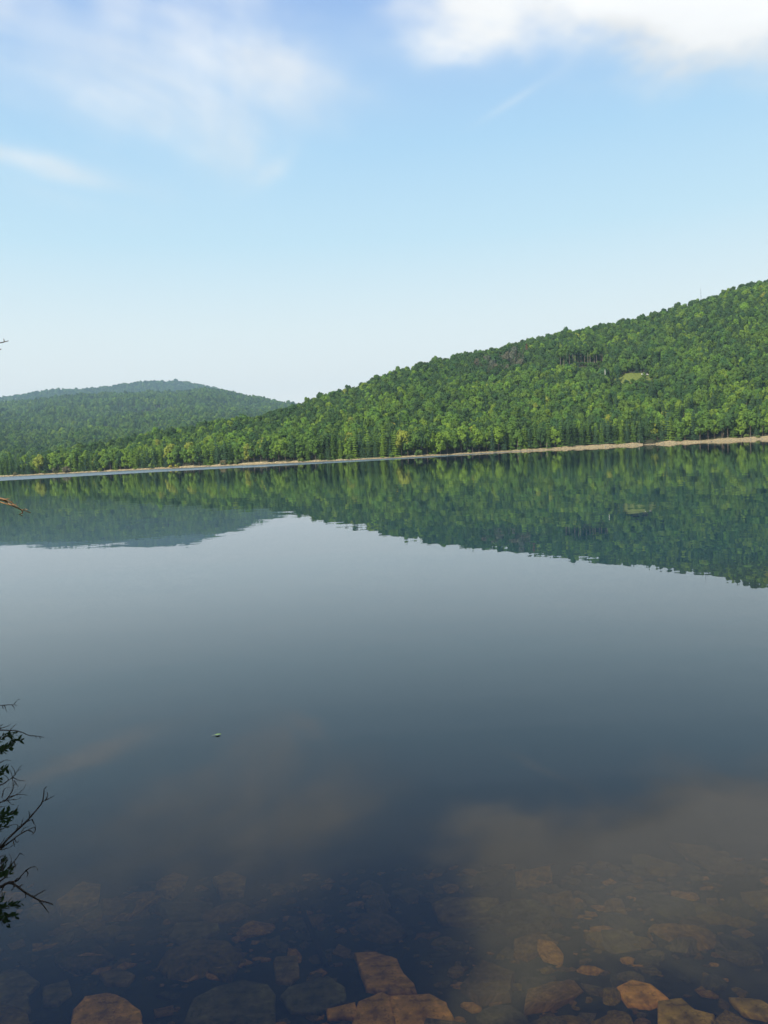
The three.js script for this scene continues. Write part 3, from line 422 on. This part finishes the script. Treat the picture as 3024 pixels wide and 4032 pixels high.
{ const list = []; for (let k = 0; k < 5200; k++) { const z = -3.4 - 6.2 * Math.pow(RK(), 1.2), x = (RK() - .5) * 18; putStone(x, z, .035 + .09 * Math.pow(RK(), 2.5), RK() * 6 | 0, list); }
  const g = new THREE.Group(); g.name = 'gravel'; g.userData.kind = 'stuff'; lakebed.add(g);
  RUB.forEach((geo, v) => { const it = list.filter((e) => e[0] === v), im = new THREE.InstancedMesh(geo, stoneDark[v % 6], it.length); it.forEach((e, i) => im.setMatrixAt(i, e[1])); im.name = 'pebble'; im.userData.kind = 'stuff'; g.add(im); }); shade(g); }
{ const a = seen(1160, 3515), b = seen(1225, 3680), c = seen(1285, 3825); for (const p of [a, b, c]) p.y += .12; const g = thing('sunken_branch', 'long straight sunken branch slanting through the dark water', 'branch'); part('stem', taper([a, b, c], .022, .036, 6), M.darkBark, g); }

// ------------------------------------------------------------------ floating leaf
{ const p = onPlane(858, 2895), g = thing('floating_leaf', 'single light green leaf floating on the still water', 'leaf', [p.x, .006, p.z]);
  const s = new THREE.Shape(); s.moveTo(-.05, 0); s.bezierCurveTo(-.035, .035, .02, .045, .06, .004); s.bezierCurveTo(.025, -.02, .012, -.026, .006, -.044); s.bezierCurveTo(-.012, -.028, -.04, -.03, -.05, 0);
  const bl = new THREE.ExtrudeGeometry(s, { depth: .0015, bevelEnabled: false, curveSegments: 10 }); bl.rotateX(-Math.PI / 2); const q = bl.attributes.position; for (let i = 0; i < q.count; i++) q.setY(i, q.getY(i) + Math.abs(q.getZ(i)) * .35 + q.getX(i) ** 2 * 2); bl.computeVertexNormals(); const lm = new THREE.MeshPhysicalMaterial({ color: new THREE.Color().setRGB(.22, .36, .09), roughness: .55, transmission: .2, thickness: 0, side: THREE.DoubleSide });
  part('blade', bl, lm, g); part('vein', taper([V(-.05, .008, 0), V(0, .003, .001), V(.058, .01, -.003)], .0015, .0006, 5), std({ color: 0xcfe08a }), g); part('stalk', taper([V(-.05, .006, 0), V(-.075, .008, .008), V(-.1, .004, .022)], .0022, .0016, 5), std({ color: 0xc9d6a8 }), g); g.scale.setScalar(.95); g.rotation.y = .15; }

// ------------------------------------------------------------------ tree and shrub on the near bank, reaching in at the left
const twig = (list, depth, r0, r1, sides = 5) => taper(list.map(([x, y], i) => at(x, y, depth + .05 * Math.sin(i * 2.1 + x * .05))), r0, r1, sides, Math.max(6, list.length * 4));
// the near bank's trees stand out of the picture behind and left of the camera; they keep the shallows and the overhanging twigs in shade
{ const RB = rnd(808), spots = [[-8.5, -.6, 'nearest the water'], [-12, 1.2, 'beside a dark twiggy tree'], [-16.5, -1.2, 'leaning to the lake'], [-20, 2, 'farthest along the bank'], [-3.2, 5.5, 'behind the onlooker'], [3.5, 6.5, 'behind the shallow slabs'], [10.5, 4.5, 'by the mustard-brown stones']];
  const proto = [broadleaf(611, { w: 3.6, y0: 1.0, y1: 8, lobes: 46, per: 90, size: .26 }), broadleaf(612, { w: 3.3, y0: 1.4, y1: 8.6, lobes: 46, per: 90, size: .26 })], mat = leafMat(.05, .09, .03, .2);
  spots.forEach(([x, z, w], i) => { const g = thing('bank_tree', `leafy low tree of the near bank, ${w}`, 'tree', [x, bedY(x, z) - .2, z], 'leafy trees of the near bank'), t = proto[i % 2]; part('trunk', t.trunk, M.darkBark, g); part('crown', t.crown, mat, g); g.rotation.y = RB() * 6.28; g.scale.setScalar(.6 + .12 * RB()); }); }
{ // bare, partly sunlit limbs
  const base = V(-6.4, bedY(-6.4, -2.2) - .2, -2.2), g = thing('dead_tree', 'bare dead tree on the near bank whose sunlit limb pokes in over the lake', 'dead tree');
  const top = base.clone().add(V(.5, 6.2, -.6));
  part('trunk', taper([base, base.clone().add(V(.2, 2.6, -.2)), top], .12, .04, 8), M.deadWood, g);
  const limb = part('branch', twig([[-700, 1960], [-350, 1935], [0, 1966], [22, 1974], [46, 1990], [72, 2002], [96, 2010], [119, 2018]], 5.2, .015, .0028), M.deadWood, g);
  for (const [l, a, b] of [[[[-120, 1945], [0, 1962], [40, 1975], [60, 1990], [73, 1997]], .010, .003], [[[-60, 1955], [5, 1978], [30, 1986], [48, 1992]], .007, .003], [[[10, 1970], [22, 1966], [40, 1974], [52, 1972]], .005, .002], [[[76, 2003], [86, 2010], [88, 2020], [76, 2024]], .005, .0025], [[[76, 2024], [84, 2030], [90, 2032]], .004, .002], [[[20, 1974], [26, 1964], [38, 1963]], .004, .002], [[[40, 1986], [58, 1988], [66, 1984]], .004, .002], [[[90, 2008], [98, 2004], [108, 2007]], .0035, .002]]) part('twig', twig(l, 5.2, a, b, 4), M.deadWood, limb);
  const hi = part('branch', twig([[-600, 1420], [-250, 1380], [0, 1350], [17, 1346], [33, 1342]], 5.0, .014, .0022), M.bark, g); part('twig', twig([[16, 1346], [16, 1340], [14, 1333]], 5.0, .003, .0015, 4), M.bark, hi); part('twig', twig([[-40, 1385], [0, 1376], [4, 1374]], 5.0, .004, .002, 4), M.bark, hi);
  part('branch', taper([top, at(-900, 1200, 5.0), at(-600, 1420, 5.0)], .04, .014, 6), M.bark, g); part('branch', taper([base.clone().add(V(.3, 3.6, -.35)), at(-950, 2000, 5.2), at(-700, 1960, 5.2)], .05, .015, 6), M.deadWood, g);
}
{ const RL = rnd(555), base = V(-6.0, bedY(-6.0, -3.4) - .2, -3.4), g = thing('bank_tree', 'dark small-leaved tree whose bare twigs and leafy sprays hang over the near water', 'tree');
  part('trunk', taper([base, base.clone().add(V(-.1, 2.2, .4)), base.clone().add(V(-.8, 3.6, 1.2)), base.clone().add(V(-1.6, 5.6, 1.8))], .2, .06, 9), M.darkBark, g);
  // unseen crown, placed sunward up and behind to shade the twigs
  const list = []; for (let l = 0; l < 95; l++) { const d = dirOn(RL), c = base.clone().add(V(-2.6 + d.x * 2.4, 3.7 + d.y * 2.6, 2.2 + d.z * 2.6)), r = .5 + .5 * RL(); for (let i = 0; i < 60; i++) { const e = dirOn(RL); list.push([c.clone().addScaledVector(e, r * (.5 + .6 * RL())), e.clone().addScaledVector(dirOn(RL), .8).normalize(), .09 + .09 * RL(), 1.5, .8 + .4 * RL()]); } }
  part('crown', facets(list), leafMat(.05, .09, .03), g);
  const limbs = [
    [5.6, .008, .002, [[-320, 2800], [0, 2778], [40, 2775], [69, 2777]], [[[56, 2772], [68, 2757], [80, 2753]], [[18, 2778], [22, 2790], [27, 2803]], [[10, 2780], [12, 2790]], [[48, 2777], [55, 2786], [56, 2797]], [[16, 2790], [8, 2786]]]],
    [5.4, .010, .002, [[-380, 2900], [0, 2875], [30, 2876], [60, 2877], [86, 2883], [112, 2896], [140, 2898], [172, 2903]], [[[0, 2868], [24, 2862], [44, 2851]], [[42, 2872], [52, 2862], [64, 2850]], [[140, 2898], [142, 2906]], [[0, 2860], [14, 2850]], [[156, 2900], [160, 2910]], [[60, 2877], [66, 2884]]]],
    [5.3, .008, .002, [[-250, 3160], [0, 3092], [35, 3071], [50, 3062], [72, 3072], [99, 3075]], [[[50, 3064], [44, 3044], [37, 3028]], [[50, 3062], [64, 3042], [74, 3026], [86, 3012]], [[56, 3074], [64, 3086], [72, 3099]], [[64, 3042], [70, 3034], [84, 3030]], [[60, 3050], [56, 3034], [44, 3014]], [[0, 3004], [20, 2993], [44, 2996]], [[34, 3072], [24, 3056], [14, 3054]]]],
    [5.2, .009, .002, [[-260, 3240], [0, 3160], [25, 3148], [46, 3118], [52, 3088], [47, 3062]], [[[25, 3148], [50, 3136], [72, 3124], [92, 3106], [101, 3089]], [[30, 3140], [60, 3131], [84, 3128], [108, 3132]], [[12, 3152], [44, 3150], [68, 3148], [84, 3140]], [[30, 3153], [44, 3166], [56, 3168]], [[8, 3140], [14, 3112], [26, 3102], [40, 3099]], [[52, 3095], [64, 3080]], [[0, 3178], [20, 3176]]]],
    [5.0, .014, .0025, [[-340, 3520], [0, 3335], [22, 3312], [60, 3275], [98, 3240], [130, 3205], [152, 3178], [166, 3158], [172, 3130], [173, 3112], [183, 3097]], [[[164, 3160], [181, 3150], [196, 3143], [213, 3133]], [[180, 3151], [186, 3136], [187, 3119]], [[106, 3234], [122, 3229], [134, 3233]], [[116, 3222], [116, 3208], [113, 3194]], [[84, 3252], [86, 3238], [92, 3220]], [[60, 3275], [70, 3256], [68, 3248]], [[126, 3226], [132, 3240], [140, 3252]]]],
    [5.0, .012, .002, [[-300, 3500], [0, 3342], [45, 3310], [80, 3284], [110, 3268], [140, 3256]], [[[138, 3257], [138, 3272], [124, 3288]], [[84, 3278], [94, 3262], [112, 3255]], [[112, 3270], [128, 3276], [133, 3288]], [[50, 3306], [54, 3322], [58, 3334]], [[0, 3328], [14, 3308], [22, 3290]], [[0, 3346], [36, 3338], [54, 3324]], [[56, 3302], [66, 3318], [76, 3308]], [[0, 3268], [40, 3250], [66, 3246]], [[44, 3204], [60, 3190], [74, 3170]]]],
    [4.8, .010, .002, [[-240, 3500], [0, 3440], [30, 3420], [56, 3392], [78, 3360]], [[[78, 3360], [88, 3364], [98, 3372]], [[30, 3420], [56, 3414], [72, 3398]], [[10, 3430], [6, 3396], [24, 3370]], [[40, 3408], [44, 3380], [36, 3358]], [[0, 3400], [20, 3390], [30, 3374]], [[56, 3392], [60, 3410], [56, 3424]], [[0, 3376], [16, 3366]]]],
    [4.7, .016, .003, [[-320, 3560], [0, 3492], [22, 3480], [46, 3477], [76, 3497], [100, 3515], [130, 3532], [156, 3546], [180, 3552], [207, 3561]], [[[99, 3514], [101, 3526], [100, 3537]], [[154, 3546], [172, 3568], [192, 3594]], [[0, 3492], [34, 3474], [64, 3470], [84, 3448], [102, 3428], [124, 3415], [140, 3414], [149, 3426]], [[102, 3428], [110, 3440], [106, 3454]], [[60, 3472], [66, 3460], [84, 3458]], [[74, 3497], [82, 3486], [92, 3484]], [[130, 3532], [150, 3520], [180, 3504]], [[60, 3484], [52, 3498], [44, 3506]], [[0, 3470], [26, 3450], [42, 3426]], [[20, 3480], [10, 3500], [0, 3520]]]],
  ];
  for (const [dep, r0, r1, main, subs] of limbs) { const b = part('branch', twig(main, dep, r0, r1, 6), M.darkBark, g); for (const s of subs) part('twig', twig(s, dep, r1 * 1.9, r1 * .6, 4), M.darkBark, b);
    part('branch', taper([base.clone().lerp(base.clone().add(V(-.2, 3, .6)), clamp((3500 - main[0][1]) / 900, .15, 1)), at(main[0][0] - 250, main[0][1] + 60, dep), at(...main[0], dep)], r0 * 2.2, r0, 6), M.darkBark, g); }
  // sprays of small pointed leaves
  const leaf = (c, dir, n, len) => [c, n, len, 0, dir];
  const mesh = (specs) => { const pos = [], col = [], idx = []; specs.forEach(([c, n, len, , dir]) => { const d = dir.clone().normalize(), sd = V(0, 0, 0).crossVectors(n, d).normalize(), nn = V(0, 0, 0).crossVectors(d, sd), b = pos.length / 3, w = len * .2, tone = .75 + .5 * RL(); for (const [a, s, u] of [[0, 0, 0], [.35, 1, .05], [.35, -1, .05], [.7, .8, .02], [.7, -.8, .02], [1, 0, -.06], [.35, 0, -.03], [.7, 0, -.05]]) { pos.push(...c.clone().addScaledVector(d, a * len).addScaledVector(sd, s * w).addScaledVector(nn, u * len).toArray()); col.push(tone, tone, tone); } for (const t of [[0, 1, 6], [0, 6, 2], [1, 3, 7], [1, 7, 6], [6, 7, 4], [6, 4, 2], [3, 5, 7], [7, 5, 4]]) idx.push(...t.map((k) => k + b)); }); const q = new THREE.BufferGeometry(); q.setAttribute('position', new THREE.Float32BufferAttribute(pos, 3)); q.setAttribute('color', new THREE.Float32BufferAttribute(col, 3)); q.setIndex(idx); q.computeVertexNormals(); return q; };
  const right = V(1, 0, 0).applyQuaternion(camera.quaternion), upv = V(0, 1, 0).applyQuaternion(camera.quaternion), shadedLeaf = leafMat(.018, .036, .012, .2);  // spray leaves coloured darker than the crown, painting in their shade
  const sprays = [[5.4, [[-120, 2950], [-20, 2925], [20, 2900], [58, 2888]], 60], [5.4, [[-120, 2985], [-20, 2955], [20, 2945], [52, 2918], [84, 2908]], 66], [5.35, [[-100, 2990], [-10, 2962], [30, 2942], [48, 2938]], 54], [5.3, [[-60, 3060], [-5, 3046], [14, 3034], [28, 3030]], 34], [5.3, [[-30, 3075], [0, 3066]], 10], [5.0, [[-120, 3270], [-10, 3235], [20, 3212], [56, 3205]], 60], [5.0, [[-110, 3262], [-10, 3220], [15, 3200], [34, 3192]], 46], [5.0, [[-100, 3285], [-5, 3262], [18, 3250], [34, 3232]], 36], [4.8, [[-60, 3450], [0, 3430], [18, 3390], [8, 3380]], 26], [4.7, [[-50, 3470], [0, 3455], [30, 3440], [46, 3428]], 30], [4.6, [[-80, 3600], [-10, 3590], [20, 3572], [48, 3565], [76, 3566]], 46], [4.6, [[-80, 3610], [-10, 3590], [22, 3608], [60, 3612]], 34], [4.6, [[-60, 3600], [0, 3618], [28, 3640]], 30], [4.6, [[-60, 3580], [-4, 3550], [8, 3530], [10, 3528]], 20]];
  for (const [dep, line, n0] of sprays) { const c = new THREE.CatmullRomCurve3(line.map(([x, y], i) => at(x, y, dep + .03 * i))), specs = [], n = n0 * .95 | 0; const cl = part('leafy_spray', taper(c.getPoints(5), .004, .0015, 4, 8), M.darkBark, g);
    for (let i = 0; i < n; i++) { const t = .1 + .9 * i / n, p = c.getPointAt(t), tan = c.getTangentAt(t), s = RL() < .5 ? 1 : -1, dir = tan.clone().multiplyScalar(.6 + .6 * RL()).addScaledVector(upv, s * (.25 + .75 * RL()) + .15).addScaledVector(right, .2 * (RL() - .3)).addScaledVector(dirOn(RL), .35); specs.push(leaf(p.addScaledVector(dirOn(RL), .012), dir, dirOn(RL).add(V(0, .8, .8)).normalize(), .026 + .022 * RL())); }
    part('foliage', mesh(specs), shadedLeaf, cl); }
}
renderer.render(scene, camera);
